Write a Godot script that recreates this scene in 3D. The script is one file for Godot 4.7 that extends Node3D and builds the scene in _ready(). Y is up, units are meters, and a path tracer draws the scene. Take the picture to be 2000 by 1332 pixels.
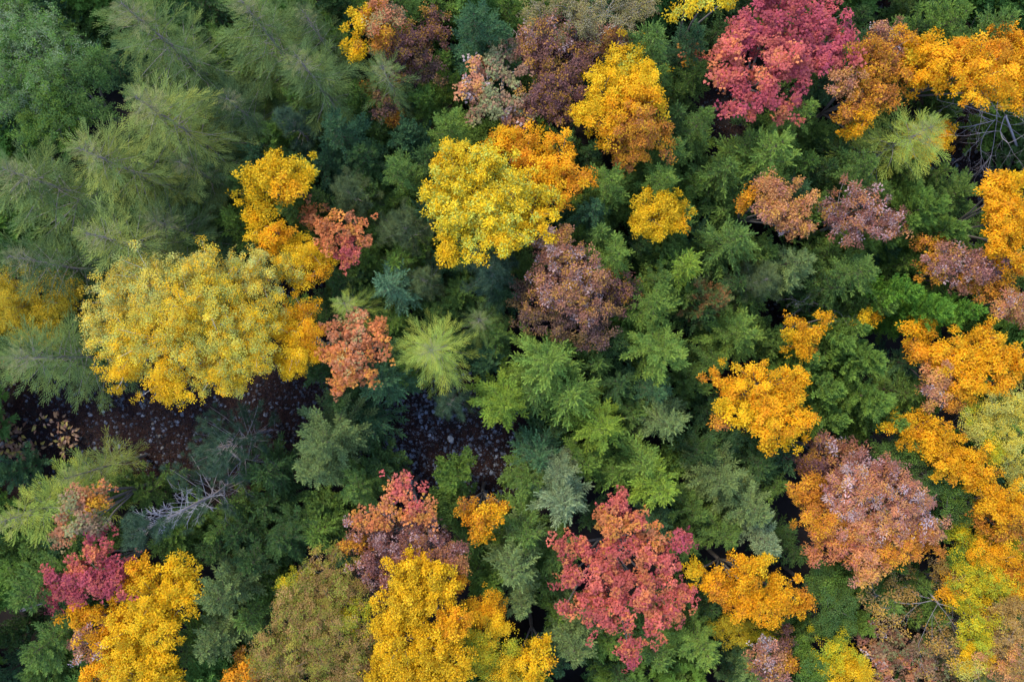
extends Node3D
# A mixed autumn forest seen straight down from a drone. 1 px of the 2000 px photograph is about 2 cm at crown height.
const HIGH := 36.0        # camera height over the ground
const FOCAL := 1336.0     # focal length in photograph pixels
var rng := RandomNumberGenerator.new()
var used := {}
var M := {}
var S := {}
var noise := FastNoiseLite.new()
var covered := {}
var near := []

# ---------------------------------------------------------------- palettes: linear base colours of leaves and needles
var PAL := {
	"yellow": [Color(.92, .57, .014), Color(.86, .50, .013), Color(.94, .63, .03), Color(.78, .53, .02)],
	"lemon": [Color(.90, .68, .03), Color(.84, .62, .035), Color(.62, .64, .10), Color(.93, .64, .022), Color(.88, .55, .015)],
	"gold": [Color(.92, .49, .013), Color(.89, .42, .012), Color(.94, .55, .022), Color(.78, .35, .018)],
	"orange": [Color(.90, .40, .018), Color(.82, .34, .016), Color(.92, .46, .03), Color(.66, .26, .03)],
	"amber": [Color(.70, .31, .03), Color(.58, .23, .04), Color(.76, .40, .03), Color(.46, .18, .055)],
	"birch": [Color(.86, .62, .03), Color(.66, .62, .10), Color(.90, .54, .018), Color(.52, .56, .13), Color(.88, .66, .06)],
	"birchpale": [Color(.80, .64, .09), Color(.62, .61, .16), Color(.88, .58, .05), Color(.50, .56, .17)],
	"brown": [Color(.52, .25, .12), Color(.60, .31, .07), Color(.42, .19, .13), Color(.36, .165, .13), Color(.55, .38, .36)],
	"rustmauve": [Color(.42, .185, .12), Color(.52, .23, .09), Color(.31, .135, .12), Color(.56, .36, .35), Color(.36, .15, .11)],
	"rust": [Color(.70, .29, .09), Color(.62, .23, .09), Color(.56, .20, .13), Color(.76, .38, .06)],
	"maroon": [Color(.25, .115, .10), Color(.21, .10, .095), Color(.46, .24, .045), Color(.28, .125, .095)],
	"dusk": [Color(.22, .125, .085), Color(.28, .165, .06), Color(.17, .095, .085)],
	"mauve": [Color(.56, .25, .13), Color(.42, .19, .14), Color(.62, .32, .13), Color(.34, .16, .13), Color(.62, .50, .52)],
	"pinkbrown": [Color(.64, .29, .14), Color(.54, .22, .13), Color(.68, .36, .10), Color(.44, .20, .15), Color(.62, .46, .44)],
	"peach": [Color(.72, .36, .14), Color(.64, .28, .11), Color(.76, .42, .09), Color(.56, .26, .17)],
	"rose": [Color(.52, .10, .115), Color(.45, .085, .12), Color(.57, .14, .11), Color(.40, .075, .085)],
	"red": [Color(.70, .185, .125), Color(.63, .145, .12), Color(.73, .25, .10), Color(.54, .115, .11)],
	"coral": [Color(.70, .25, .08), Color(.65, .21, .075), Color(.72, .32, .065), Color(.58, .22, .10)],
	"salmon": [Color(.58, .25, .12), Color(.62, .22, .09), Color(.46, .36, .14), Color(.52, .22, .11)],
	"palemix": [Color(.33, .30, .13), Color(.38, .20, .12), Color(.28, .30, .13), Color(.36, .24, .14)],
	"tan": [Color(.52, .31, .09), Color(.44, .28, .09), Color(.58, .36, .06), Color(.40, .26, .12)],
	"olive": [Color(.38, .31, .05), Color(.40, .24, .08), Color(.31, .32, .05), Color(.44, .27, .10)],
	"olivetan": [Color(.33, .27, .13), Color(.38, .33, .10), Color(.27, .24, .14)],
	"yellowgreen": [Color(.66, .54, .02), Color(.48, .48, .035), Color(.74, .52, .02), Color(.36, .43, .04)],
	"palelime": [Color(.66, .56, .10), Color(.54, .52, .12), Color(.72, .56, .06)],
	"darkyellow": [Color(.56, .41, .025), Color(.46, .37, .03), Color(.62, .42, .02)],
	"leafgreen": [Color(.10, .19, .04), Color(.13, .22, .05), Color(.08, .16, .045)],
	"freshgreen": [Color(.14, .25, .035), Color(.17, .27, .04), Color(.11, .21, .05)],
	"silver": [Color(.17, .27, .085), Color(.23, .30, .15), Color(.13, .25, .06), Color(.16, .29, .04)],
	"spruce": [Color(.11, .22, .055), Color(.135, .25, .055), Color(.09, .19, .055)],
	"sprucelight": [Color(.155, .285, .055), Color(.185, .31, .055), Color(.125, .25, .055)],
	"sprucelime": [Color(.20, .345, .04), Color(.235, .365, .04), Color(.165, .30, .045)],
	"spruceblue": [Color(.065, .165, .085), Color(.08, .19, .085), Color(.055, .14, .08)],
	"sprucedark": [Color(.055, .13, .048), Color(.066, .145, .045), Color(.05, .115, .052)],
	"sprucegrey": [Color(.155, .25, .095), Color(.18, .275, .10), Color(.125, .21, .09)],
	"sprucesilver": [Color(.19, .29, .165), Color(.22, .31, .18), Color(.15, .245, .145)],
	"teal": [Color(.095, .215, .13), Color(.11, .235, .14), Color(.085, .19, .12)],
	"cypress": [Color(.125, .25, .045), Color(.15, .28, .05), Color(.10, .21, .05)],
	"cypressbright": [Color(.11, .28, .03), Color(.135, .31, .035), Color(.085, .235, .035)],
	"larch": [Color(.105, .175, .055), Color(.09, .16, .06), Color(.13, .195, .05)],
	"larchlight": [Color(.17, .24, .06), Color(.14, .215, .065), Color(.21, .26, .055)],
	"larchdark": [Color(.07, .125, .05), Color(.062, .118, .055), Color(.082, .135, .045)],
	"larchlime": [Color(.25, .34, .055), Color(.21, .32, .06), Color(.29, .35, .05)],
	"pine": [Color(.085, .135, .06), Color(.10, .15, .065), Color(.075, .12, .06)],
	"pineblue": [Color(.050, .105, .075), Color(.058, .115, .075), Color(.045, .095, .07)],
	"rusty": [Color(.22, .12, .05), Color(.12, .18, .06), Color(.24, .14, .06), Color(.15, .19, .07)],
}

func at(px: float, py: float, h: float) -> Vector3:
	return Vector3((px - 1000.0) / FOCAL * (HIGH - h), h, (py - 666.0) / FOCAL * (HIGH - h))

# ---------------------------------------------------------------- mesh helpers
class Geo:
	var v := PackedVector3Array()
	var c := PackedColorArray()
	func tri(a: Vector3, b: Vector3, d: Vector3, ca: Color, cb: Color, cd: Color) -> void:
		v.append(a); v.append(b); v.append(d)
		c.append(ca); c.append(cb); c.append(cd)
	func commit() -> ArrayMesh:
		var arr := []
		arr.resize(Mesh.ARRAY_MAX)
		arr[Mesh.ARRAY_VERTEX] = v
		arr[Mesh.ARRAY_COLOR] = c
		var m := ArrayMesh.new()
		if v.size():
			m.add_surface_from_arrays(Mesh.PRIMITIVE_TRIANGLES, arr)
		return m

class Tubes:
	var v := PackedVector3Array()
	var n := PackedVector3Array()
	var c := PackedColorArray()
	var idx := PackedInt32Array()
	func tube(pts: Array, r0: float, r1: float, sides: int, col: Color) -> void:
		var last := pts.size() - 1
		var start := v.size()
		var side := Vector3.RIGHT
		for i in pts.size():
			var p: Vector3 = pts[i]
			var d: Vector3 = (pts[mini(i + 1, last)] - pts[maxi(i - 1, 0)])
			d = d.normalized() if d.length() > 1e-6 else Vector3.UP
			side = side - d * side.dot(d)
			if side.length() < .05:
				side = d.cross(Vector3.FORWARD) if absf(d.z) < .9 else d.cross(Vector3.UP)
			side = side.normalized()
			var up := d.cross(side)
			var r := lerpf(r0, r1, float(i) / maxf(last, 1))
			for k in sides:
				var a := TAU * k / sides
				var q := side * cos(a) + up * sin(a)
				v.append(p + q * r); n.append(q); c.append(col)
		for i in last:
			for k in sides:
				var a := start + i * sides + k
				var b := start + i * sides + (k + 1) % sides
				idx.append(a); idx.append(a + sides); idx.append(b)
				idx.append(b); idx.append(a + sides); idx.append(b + sides)
	func commit() -> ArrayMesh:
		var arr := []
		arr.resize(Mesh.ARRAY_MAX)
		arr[Mesh.ARRAY_VERTEX] = v
		arr[Mesh.ARRAY_NORMAL] = n
		arr[Mesh.ARRAY_COLOR] = c
		arr[Mesh.ARRAY_INDEX] = idx
		var m := ArrayMesh.new()
		if idx.size():
			m.add_surface_from_arrays(Mesh.PRIMITIVE_TRIANGLES, arr)
		return m

func rf(a: float, b: float) -> float:
	return rng.randf_range(a, b)

func rdir() -> Vector3:
	var z := rf(-1, 1)
	var a := rf(0, TAU)
	var r := sqrt(1 - z * z)
	return Vector3(r * cos(a), z, r * sin(a))

func grey(k: float) -> Color:
	return Color(k, k, k)

func mat(rough: float, spec: float, back: float) -> StandardMaterial3D:
	var m := StandardMaterial3D.new()
	m.vertex_color_use_as_albedo = true
	m.roughness = rough
	m.metallic_specular = spec
	m.cull_mode = BaseMaterial3D.CULL_DISABLED
	if back > 0:
		m.backlight_enabled = true
		m.backlight = Color(back, back, back).linear_to_srgb()
	return m

# one leaf: folded along its midrib, drooping towards the tip
func leaf(g: Geo, base: Vector3, d: Vector3, up: Vector3, long: float, wide: float, col: Color, lobes := 1) -> void:
	var side := d.cross(up).normalized()
	up = side.cross(d).normalized()
	var fold := rf(.05, .35)
	var droop := rf(0, .35)
	var mid := base + d * long * .5 + up * long * .06
	var tip := base + d * long - up * long * droop
	if lobes == 1:
		var l := base + d * long * .45 + side * wide * .5 + up * wide * fold
		var r := base + d * long * .45 - side * wide * .5 + up * wide * fold
		var c2 := col * rf(.9, 1.08)
		g.tri(base, mid, l, col, col, col); g.tri(mid, tip, l, col, col, col)
		g.tri(base, r, mid, c2, c2, c2); g.tri(mid, r, tip, c2, c2, c2)
	else:
		for k in [-1, 0, 1]:
			var a: float = k * .85
			var dd: Vector3 = (d * cos(a) + side * sin(a)).normalized()
			var ss := dd.cross(up).normalized()
			var L: float = long * (.98 if k == 0 else .72)
			var t := base + dd * L - up * L * droop
			var m1 := base + dd * L * .5 + ss * wide * .24 + up * .02 * L
			var m2 := base + dd * L * .5 - ss * wide * .24 + up * .02 * L
			g.tri(base, m2, m1, col, col, col); g.tri(m1, m2, t, col, col, col)

# a spray of leaves round a short twig, about one unit across, its top facing +y
func spray(n: int, long: float, wide: float, spread: float, lobes := 1) -> ArrayMesh:
	var g := Geo.new()
	for k in n:
		var a := k * 2.39996 + rf(-.4, .4)
		var r := spread * sqrt((k + .4) / n)
		var d := Vector3(cos(a), rf(-.45, .3), sin(a)).normalized()
		var p := Vector3(cos(a) * r * .6, rf(-.16, .16), sin(a) * r * .6)
		var b := rf(.66, 1.28)
		var h := rf(-.12, .12)
		leaf(g, p, d, (Vector3.UP + rdir() * .45).normalized(), long * rf(.75, 1.2), wide * rf(.8, 1.15), Color(b * (1 - h * .3), b * (1 + h), b * (1 + h * .6)), lobes)
	return g.commit()

func needle(g: Geo, p: Vector3, d: Vector3, long: float, wide: float, c0: Color, c1: Color) -> void:
	var s := d.cross(rdir()).normalized() * wide * .5
	g.tri(p - s, p + s, p + d * long, c0, c0, c1)

func twig(g: Geo, p: Vector3, d: Vector3, long: float, gap: float, nl: float, nw: float, bend: Vector3, stem: Color, bright := 1.0) -> void:
	var n := maxi(2, int(long / gap))
	var side := d.cross(Vector3.UP).normalized()
	var up := side.cross(d).normalized()
	var q := p
	for k in n + 1:
		var t := float(k) / n
		var dd := (d + bend * t).normalized()
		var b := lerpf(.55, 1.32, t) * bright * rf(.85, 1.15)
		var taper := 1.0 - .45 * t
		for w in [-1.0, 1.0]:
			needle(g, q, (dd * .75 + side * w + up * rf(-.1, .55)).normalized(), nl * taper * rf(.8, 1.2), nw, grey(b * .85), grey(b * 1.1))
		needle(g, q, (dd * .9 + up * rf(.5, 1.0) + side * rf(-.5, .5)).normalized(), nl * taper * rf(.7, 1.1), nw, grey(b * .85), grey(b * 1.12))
		var q2 := q + dd * long / n
		if k == n:
			needle(g, q, dd, nl, nw, grey(b), grey(b * 1.1))
		else:
			var s := side * nw * .45
			g.tri(q - s, q + s, q2, stem, stem, stem)
		q = q2

# a needled finger: two crossed lens blades fringed with needles
func finger(g: Geo, p: Vector3, d: Vector3, long: float, wide: float, bright: float) -> void:
	var side := d.cross(Vector3.UP).normalized()
	var up := side.cross(d).normalized()
	var m := p + d * long * .45
	var e := p + d * long + Vector3(0, -.05 * long, 0)
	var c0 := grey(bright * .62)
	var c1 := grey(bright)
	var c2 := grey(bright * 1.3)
	for a in [0.25, 1.75]:
		var w: Vector3 = (side * cos(a) + up * sin(a)) * wide * .36
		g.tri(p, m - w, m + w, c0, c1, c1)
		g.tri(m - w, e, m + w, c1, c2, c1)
	for k in 6:
		var t := (k + .6) / 6.5
		var q := p + d * long * t
		for w in [-1.0, 1.0]:
			var nd: Vector3 = (d * .9 + side * w * rf(.6, 1.0) + up * rf(.0, .7)).normalized()
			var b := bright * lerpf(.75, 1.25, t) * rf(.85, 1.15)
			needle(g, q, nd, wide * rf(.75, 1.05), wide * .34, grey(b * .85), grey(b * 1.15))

# a spread hand of needled fingers along +z
func hand(n: int, long: float, wide: float, fan: float, stem: Color) -> ArrayMesh:
	var g := Geo.new()
	for k in n:
		var f := (k - (n - 1) * .5) / maxf((n - 1) * .5, 1)
		var a := f * fan + rf(-.12, .12)
		var t := lerpf(.42, .05, absf(f)) + rf(-.04, .04)
		var d := Vector3(sin(a), rf(-.25, .45), cos(a)).normalized()
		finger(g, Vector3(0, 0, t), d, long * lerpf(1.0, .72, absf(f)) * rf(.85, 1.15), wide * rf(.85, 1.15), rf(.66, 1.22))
	g.tri(Vector3(-.012, 0, -.15), Vector3(.012, 0, -.15), Vector3(0, 0, .5), stem, stem, stem)
	return g.commit()

# a conifer frond along +z, one unit long: an axis with side twigs, needles all round
func frond(pairs: int, sidelong: float, gap: float, nl: float, nw: float, angle: float, lift: float, stem: Color, main_from := 0.0) -> ArrayMesh:
	var g := Geo.new()
	var bend := Vector3(rf(-.15, .15), -.18, 0)
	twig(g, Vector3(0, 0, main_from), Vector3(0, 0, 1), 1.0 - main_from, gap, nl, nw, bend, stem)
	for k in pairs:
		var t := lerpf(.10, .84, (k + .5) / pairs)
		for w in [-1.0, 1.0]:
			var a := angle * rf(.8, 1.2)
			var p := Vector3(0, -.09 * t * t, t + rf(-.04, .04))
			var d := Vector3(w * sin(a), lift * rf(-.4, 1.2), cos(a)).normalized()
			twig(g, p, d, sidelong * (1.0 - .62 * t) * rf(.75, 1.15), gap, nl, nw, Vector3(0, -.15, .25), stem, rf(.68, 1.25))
	return g.commit()

func pine_tuft() -> ArrayMesh:
	var g := Geo.new()
	for k in 70:
		var a := k * 2.39996
		var e := rf(.05, 1.0)
		var d := Vector3(cos(a) * sin(e * 1.5), sin(a) * sin(e * 1.5), cos(e * 1.5) * rf(.7, 1)).normalized()
		var b := rf(.8, 1.2)
		needle(g, Vector3(0, 0, rf(0, .5)), d, rf(.55, .85), .032, grey(b * .8), grey(b * 1.15))
	var st := Color(1.6, 1.1, 1.2)
	g.tri(Vector3(-.02, 0, -.2), Vector3(.02, 0, -.2), Vector3(0, 0, .6), st, st, st)
	return g.commit()

func stone_mesh(k: int) -> ArrayMesh:
	var st := SurfaceTool.new()
	var sph := SphereMesh.new()
	sph.radial_segments = 9; sph.rings = 5; sph.radius = 1; sph.height = 2
	var arr := sph.get_mesh_arrays()
	var v: PackedVector3Array = arr[Mesh.ARRAY_VERTEX]
	var planes := []
	for i in 9:
		planes.append([rdir(), rf(.55, .85)])
	for i in v.size():
		var p := v[i]
		for pl in planes:
			var o: float = p.dot(pl[0]) - pl[1]
			if o > 0:
				p -= pl[0] * o
		v[i] = p * Vector3(1, .62, .8)
	var idx: PackedInt32Array = arr[Mesh.ARRAY_INDEX]
	st.begin(Mesh.PRIMITIVE_TRIANGLES)
	st.set_smooth_group(-1)
	for i in idx:
		st.set_color(Color.WHITE)
		st.add_vertex(v[i])
	st.generate_normals()
	return st.commit()

# ---------------------------------------------------------------- naming
func numbered(called: String) -> String:
	used[called] = used.get(called, -1) + 1
	return called if used[called] == 0 else "%s_%03d" % [called, used[called]]

func thing(called: String, label: String, category: String, where: Vector3, group := "") -> Node3D:
	var o := Node3D.new()
	o.name = numbered(called)
	add_child(o)
	o.position = where
	o.set_meta("label", label)
	o.set_meta("category", category)
	if group:
		o.set_meta("group", group)
	return o

func part(called: String, mesh: Mesh, m: Material, parent: Node3D) -> MeshInstance3D:
	var o := MeshInstance3D.new()
	o.name = called
	o.mesh = mesh
	o.material_override = m
	parent.add_child(o, true)
	return o

func scatter(called: String, mesh: Mesh, m: Material, where: Array, tint: Array, parent: Node3D) -> MultiMeshInstance3D:
	var mm := MultiMesh.new()
	mm.transform_format = MultiMesh.TRANSFORM_3D
	mm.use_colors = true
	mm.mesh = mesh
	mm.instance_count = where.size()
	for i in where.size():
		mm.set_instance_transform(i, where[i])
		mm.set_instance_color(i, tint[i])
	var o := MultiMeshInstance3D.new()
	o.name = called
	o.multimesh = mm
	o.material_override = m
	o.set_meta("kind", "stuff")
	parent.add_child(o, true)
	return o

func pick(pal: Array, p: Vector3, scale := 1.4) -> Color:
	var t := noise.get_noise_3dv(p * scale * 10.0) * .9 + .5 + rf(-.28, .28)
	var i := clampi(int(t * pal.size()), 0, pal.size() - 1)
	if rng.randf() < .25:
		i = rng.randi() % pal.size()
	return pal[i]

func shade(c: Color, k: float) -> Color:
	var r := c * rf(1 - k, 1 + k)
	r.a = 1
	return r

func cover(px: float, py: float, r: float) -> void:
	for y in range(int((py - r) / 20), int((py + r) / 20) + 1):
		for x in range(int((px - r) / 20), int((px + r) / 20) + 1):
			if Vector2(x * 20 + 10 - px, y * 20 + 10 - py).length() < r:
				covered[Vector2i(x, y)] = true

# ---------------------------------------------------------------- trees
const BARKS := {"grey": Color(.17, .15, .14), "pale": Color(.36, .32, .30), "brown": Color(.10, .07, .05), "white": Color(.50, .46, .42)}

# a broadleaf tree. lobes: "px py radius palette; ..." in photograph pixels; each lobe is a limb with its clumps of leaves
func broadleaf(called: String, h: float, kind: String, lobes: String, dens: float, label: String, bark := "grey", group := "broadleaf trees in autumn colour", tint := 1.0) -> Node3D:
	var L := []
	var mean := Vector3.ZERO
	var wsum := 0.0
	for s in lobes.split(";"):
		var q := s.strip_edges().split(" ", false)
		var px := float(q[0]); var py := float(q[1]); var r := float(q[2])
		L.append({"px": px, "py": py, "r": r, "pal": q[3] if q.size() > 3 else L[0].pal, "dh": float(q[4]) if q.size() > 4 else 0.0})
		mean += Vector3(px, py, 0) * r
		wsum += r
		cover(px, py, r * .86)
	mean /= wsum
	near.append([mean.x, mean.y, label])
	var far := 1.0
	for l in L:
		far = maxf(far, Vector2(l.px - mean.x, l.py - mean.y).length())
	var centre := Vector3.ZERO
	for l in L:
		var off: float = Vector2(l.px - mean.x, l.py - mean.y).length() / far
		var top: float = h - (off * off * .13 * h if L.size() > 1 else 0.0) + rf(-.25, .25) + l.dh
		var R: float = l.r / FOCAL * (HIGH - top + .5)
		l.c = at(l.px, l.py, top - R * .75)
		l.R = R
		centre += l.c * l.r
	centre /= wsum
	var base := Vector3(centre.x * 1.0 + rf(-.2, .2), 0, centre.z + rf(-.2, .2))
	var tree := thing(called, label, "tree", base, group)
	var bc: Color = BARKS[bark]
	var fork := Vector3(rf(-.15, .15), h * rf(.28, .4), rf(-.15, .15))
	var girth := clampf(h * .013, .05, .16)
	var tb := Tubes.new()
	tb.tube([Vector3(0, -.25, 0), Vector3(fork.x * .3 + rf(-.05, .05), fork.y * .5, fork.z * .3), fork], girth * 1.25, girth * .9, 8, bc)
	part("trunk", tb.commit(), M.bark, tree)
	var where := []
	var cols := []
	var mesh: ArrayMesh = S[kind][rng.randi() % S[kind].size()]
	var size: float = S[kind + "_size"]
	var per: float = S[kind + "_per"] * dens
	for l in L:
		var lt := Tubes.new()
		var c: Vector3 = l.c - base
		var R: float = l.R
		var elbow := fork.lerp(c, .5) + Vector3(rf(-.15, .15), rf(.0, .35), rf(-.15, .15))
		lt.tube([fork, elbow, c + Vector3(0, -R * .15, 0)], girth * .55, girth * .25, 5, bc)
		var pal: Array = PAL[l.pal]
		var plates: bool = kind == "maple"
		var nclump := maxi(10, int((13.0 if plates else 38.0) * R * R * sqrt(dens)))
		var persp := int(per * R * R / nclump) + 1
		var flat := .28 if plates else .6
		for k in nclump:
			var d := rdir()
			if d.y < 0 and rng.randf() < .7:
				d.y = -d.y
			var shell := R * lerpf(.36, 1.27, pow(rng.randf(), .7)) * (.86 + .7 * noise.get_noise_3dv((c + d * R) * 9.0))
			var p := c + Vector3(d.x, d.y * .82, d.z) * shell
			var hub := c + (p - c) * rf(.35, .6) + Vector3(0, -.08 * R, 0) + rdir() * .12 * R
			if k % 2 == 0:
				lt.tube([c + Vector3(0, -R * .15, 0), hub, p], girth * .15, .007, 3, bc)
			var cr := rf(.20, .38) if plates else (rf(.16, .34) if kind == "small" else rf(.10, .23))
			var ck := rf(.76, 1.16)
			var own: Color = pick(pal, p + base)
			for j in persp:
				var o := rdir() * cr * pow(rng.randf(), .45)
				o.y *= flat
				var q := p + o
				if rng.randf() < .22:
					q = hub.lerp(p, rng.randf()) + o * .6
				elif rng.randf() < .2:
					q = p + o * 1.9
				var up := (Vector3.UP * (1.2 if plates else .75) + d * .5 + rdir() * .72).normalized()
				var s := size * rf(.72, 1.25)
				where.append(Transform3D(turned(up).scaled(Vector3(s, s, s)), q))
				cols.append(shade((own if rng.randf() < .36 else pick(pal, q + base)) * ck * tint, .15))
		part("limb", lt.commit(), M.bark, tree)
	scatter("crown", mesh, M.leaf, where, cols, tree)
	return tree

func turned(up: Vector3) -> Basis:
	var x := up.cross(rdir())
	if x.length() < .05:
		x = up.cross(Vector3(.3, .1, .9))
	x = x.normalized()
	return Basis(x, up, x.cross(up))

func along(d: Vector3, up: Vector3, s: float) -> Basis:
	d = d.normalized()
	var x := up.cross(d)
	if x.length() < .02:
		x = Vector3.RIGHT
	x = x.normalized()
	return Basis(x * s, d.cross(x) * s, d * s)

# a conifer: apex and outline radius in photograph pixels
func conifer(called: String, kind: String, px: float, py: float, rpx: float, h: float, palname: String, label: String, group: String, dens := 1.0, opt := {}) -> Node3D:
	cover(px, py, rpx * {"pine": .4, "larch": .62}.get(kind, .72))
	near.append([px, py, label])
	var apex := at(px, py, h)
	var lean: Vector3 = opt.get("lean", Vector3(rf(-.12, .12), 0, rf(-.12, .12)))
	var base := Vector3(apex.x, 0, apex.z) - lean
	var tree := thing(called, label, "tree", base, group)
	var R := rpx / FOCAL * (HIGH - h * .8)
	var bc: Color = {"larch": Color(.24, .21, .20), "pine": Color(.34, .29, .29)}.get(kind, Color(.13, .10, .08))
	var tb := Tubes.new()
	var girth := clampf(h * .011, .04, .13)
	tb.tube([Vector3(0, -.25, 0), lean * .5 + Vector3(0, h * .5, 0), lean + Vector3(0, h, 0)], girth * 1.3, .012, 7, bc)
	part("trunk", tb.commit(), M.bark, tree)
	var where := []
	var cols := []
	var bt := Tubes.new()
	var pal := []
	for c0 in PAL[palname]:
		var lum: float = c0.r * .3 + c0.g * .6 + c0.b * .1
		pal.append(c0.lerp(Color(lum, lum, lum), .08) * (Color(1.62, 1.46, 1.2) if kind == "larch" else Color(1.50, 1.34, 1.08)))
	var frs: Array = S[kind]
	var mesh: ArrayMesh = frs[rng.randi() % frs.size()]
	var low: float = h * opt.get("low", .22)
	var bare_from: float = opt.get("bare_from", -1.0)
	var span := h - low
	var y := h - .1
	var gold := rf(0, TAU)
	var lop := Vector3(rf(-1, 1), 0, rf(-1, 1)).normalized()
	var prof: float = {"spruce": .60, "larch": .62, "pine": .5, "cypress": .5}[kind]
	while y > low:
		var t := (h - y) / span
		var n := int({"spruce": 5, "larch": 4, "pine": 4, "cypress": 6}[kind])
		if t < .06:
			n = 3
		gold += .7
		for k in n:
			var a := gold + TAU * k / n + rf(-.6, .6)
			var dh := Vector3(cos(a), 0, sin(a))
			var Lb: float = R * pow(t, prof) * rf(.66, 1.12) * (1.0 + .2 * dh.dot(lop)) * (1.0 - .3 * smoothstep(.75, 1.0, t))
			var dead: bool = y < bare_from and y > h * .42
			if dead:
				Lb *= .62
			Lb = maxf(Lb, .16)
			var yy := y + rf(-.08, .08)
			var start := lean * (yy / h) + Vector3(0, yy, 0)
			var el: float
			var droop: float
			match kind:
				"larch":
					el = lerpf(.75, .12, t); droop = .16
				"pine":
					el = lerpf(.9, .15, t); droop = -.12
				"cypress":
					el = lerpf(1.1, .35, t); droop = .05
				_:
					el = lerpf(.85, -.02, sqrt(t)); droop = .22 * t
			el += rf(-.26, .26)
			var ddir := (dh * cos(el) + Vector3.UP * sin(el))
			var sway := dh.cross(Vector3.UP) * rf(-.18, .18)
			var pts := []
			for i in 4:
				var s := i / 3.0
				pts.append(start + ddir * Lb * s - Vector3.UP * droop * Lb * s * s + sway * Lb * s * s)
			bt.tube(pts, maxf(.009, Lb * .014), .005, 4 if dead else 3, Color(.29, .28, .32) if dead else bc)
			if dead and rng.randf() < opt.get("dead", .8):
				for i in 5:
					var s := rf(.25, .95)
					var q: Vector3 = (pts[1] as Vector3).lerp(pts[3], s)
					var e := q + (ddir + rdir() * .9).normalized() * Lb * .3
					bt.tube([q, e], .010, .005, 3, Color(.29, .28, .32))
				continue
			var bk := rf(.9, 1.1)
			match kind:
				"pine":
					var m := maxi(2, int(Lb * 7.0 * dens))
					for i in m:
						var s := lerpf(.35, 1.0, (i + 1.0) / m)
						var q := curve(pts, s) + rdir() * .12 * Lb
						var d := (ddir + rdir() * .7 + Vector3.UP * .35).normalized()
						where.append(Transform3D(along(d, Vector3.UP, rf(.26, .40)), q))
						cols.append(shade(pick(pal, q + base) * bk, .14))
				_:
					var big: float = {"spruce": .47, "larch": 1.0, "cypress": .46}[kind] * opt.get("frond", 1.0)
					var step: float = {"spruce": .215, "larch": .42, "cypress": .22}[kind] / dens
					var s := maxf(.10, .12 / Lb)
					while s < 1.0:
						var q := curve(pts, s)
						var dd := (curve(pts, minf(s + .06, 1.05)) - q).normalized()
						var sd := dd.cross(Vector3.UP).normalized()
						for w in [-1.0, 1.0]:
							var d: Vector3
							if kind == "larch":
								d = (dd * 1.0 + sd * w * rf(.25, .9) + Vector3.UP * rf(-.55, .30)).normalized()
							elif kind == "cypress":
								d = (dd * .9 + sd * w * rf(.3, .9) + Vector3.UP * rf(.0, .8)).normalized()
							else:
								d = (dd * 1.0 + sd * w * rf(.2, 1.1) + Vector3.UP * rf(-.4, .6)).normalized()
							var z := big * rf(.72, 1.12) * lerpf(1.0, .72, s) * clampf(Lb * .9, .45, 1.0)
							where.append(Transform3D(along(d, Vector3.UP + rdir() * .35, z), q))
							var cc: Color = pick(pal, q + base) * bk
							if kind == "larch" and t < .16:
								cc = cc.lerp(Color(.44, .40, .19), .55)
							cols.append(shade(cc, .28 if kind == "larch" else .2))
						s += step / Lb
					var tipd: Vector3 = (pts[3] - pts[2]).normalized()
					where.append(Transform3D(along(tipd, Vector3.UP, big * clampf(Lb, .45, .9)), curve(pts, .93)))
					cols.append(shade(pick(pal, base + pts[3]) * bk * 1.05, .1))
		y -= {"spruce": .33, "larch": .36, "pine": .34, "cypress": .28}[kind] * (.55 if t < .25 else 1.0) * lerpf(1.0, 1.25, t)
	var lead := lean + Vector3(0, h - .05, 0)
	if kind != "pine":
		for i in 7:
			var a := gold + i * TAU / 7
			where.append(Transform3D(along(Vector3(cos(a) * .8, rf(.3, 1.0), sin(a) * .8), Vector3.UP, rf(.32, .5)), lead - Vector3(0, rf(.1, .4), 0)))
			cols.append(shade(pal[1], .1))
		where.append(Transform3D(along(Vector3(rf(-.1, .1), 1, rf(-.1, .1)), Vector3.FORWARD, .4), lead))
		cols.append(pal[1])
	part("branchwork", bt.commit(), M.bark, tree).set_meta("kind", "stuff")
	scatter("crown", mesh, M.needle, where, cols, tree)
	return tree

func curve(pts: Array, s: float) -> Vector3:
	var f := clampf(s, 0, 1.1) * 3.0
	var i := mini(int(f), 2)
	return (pts[i] as Vector3) + (pts[i + 1] - pts[i]) * (f - i)

# bare branches that fork and fork again
func fork_out(tb: Tubes, p: Vector3, d: Vector3, long: float, r: float, depth: int, col: Color, tips: Array, flat := .3) -> void:
	var pts := [p]
	var q := p
	var bend := rdir() * .75
	for i in 4:
		d = (d + bend * .22 + rdir() * .10).normalized()
		q += d * long * .25
		pts.append(q)
	tb.tube(pts, r, r * .55, 5 if r > .02 else 3, col)
	if depth == 0:
		tips.append(q)
		return
	for k in 3 if depth > 1 else 4:
		var s := 4 if k == 0 else rng.randi_range(1, 3)
		var nd := (d + rdir() * .85)
		nd.y = nd.y * (1 - flat) + .06
		fork_out(tb, pts[s], nd.normalized(), long * rf(.5, .75), r * .55, depth - 1, col, tips, flat)

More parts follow.
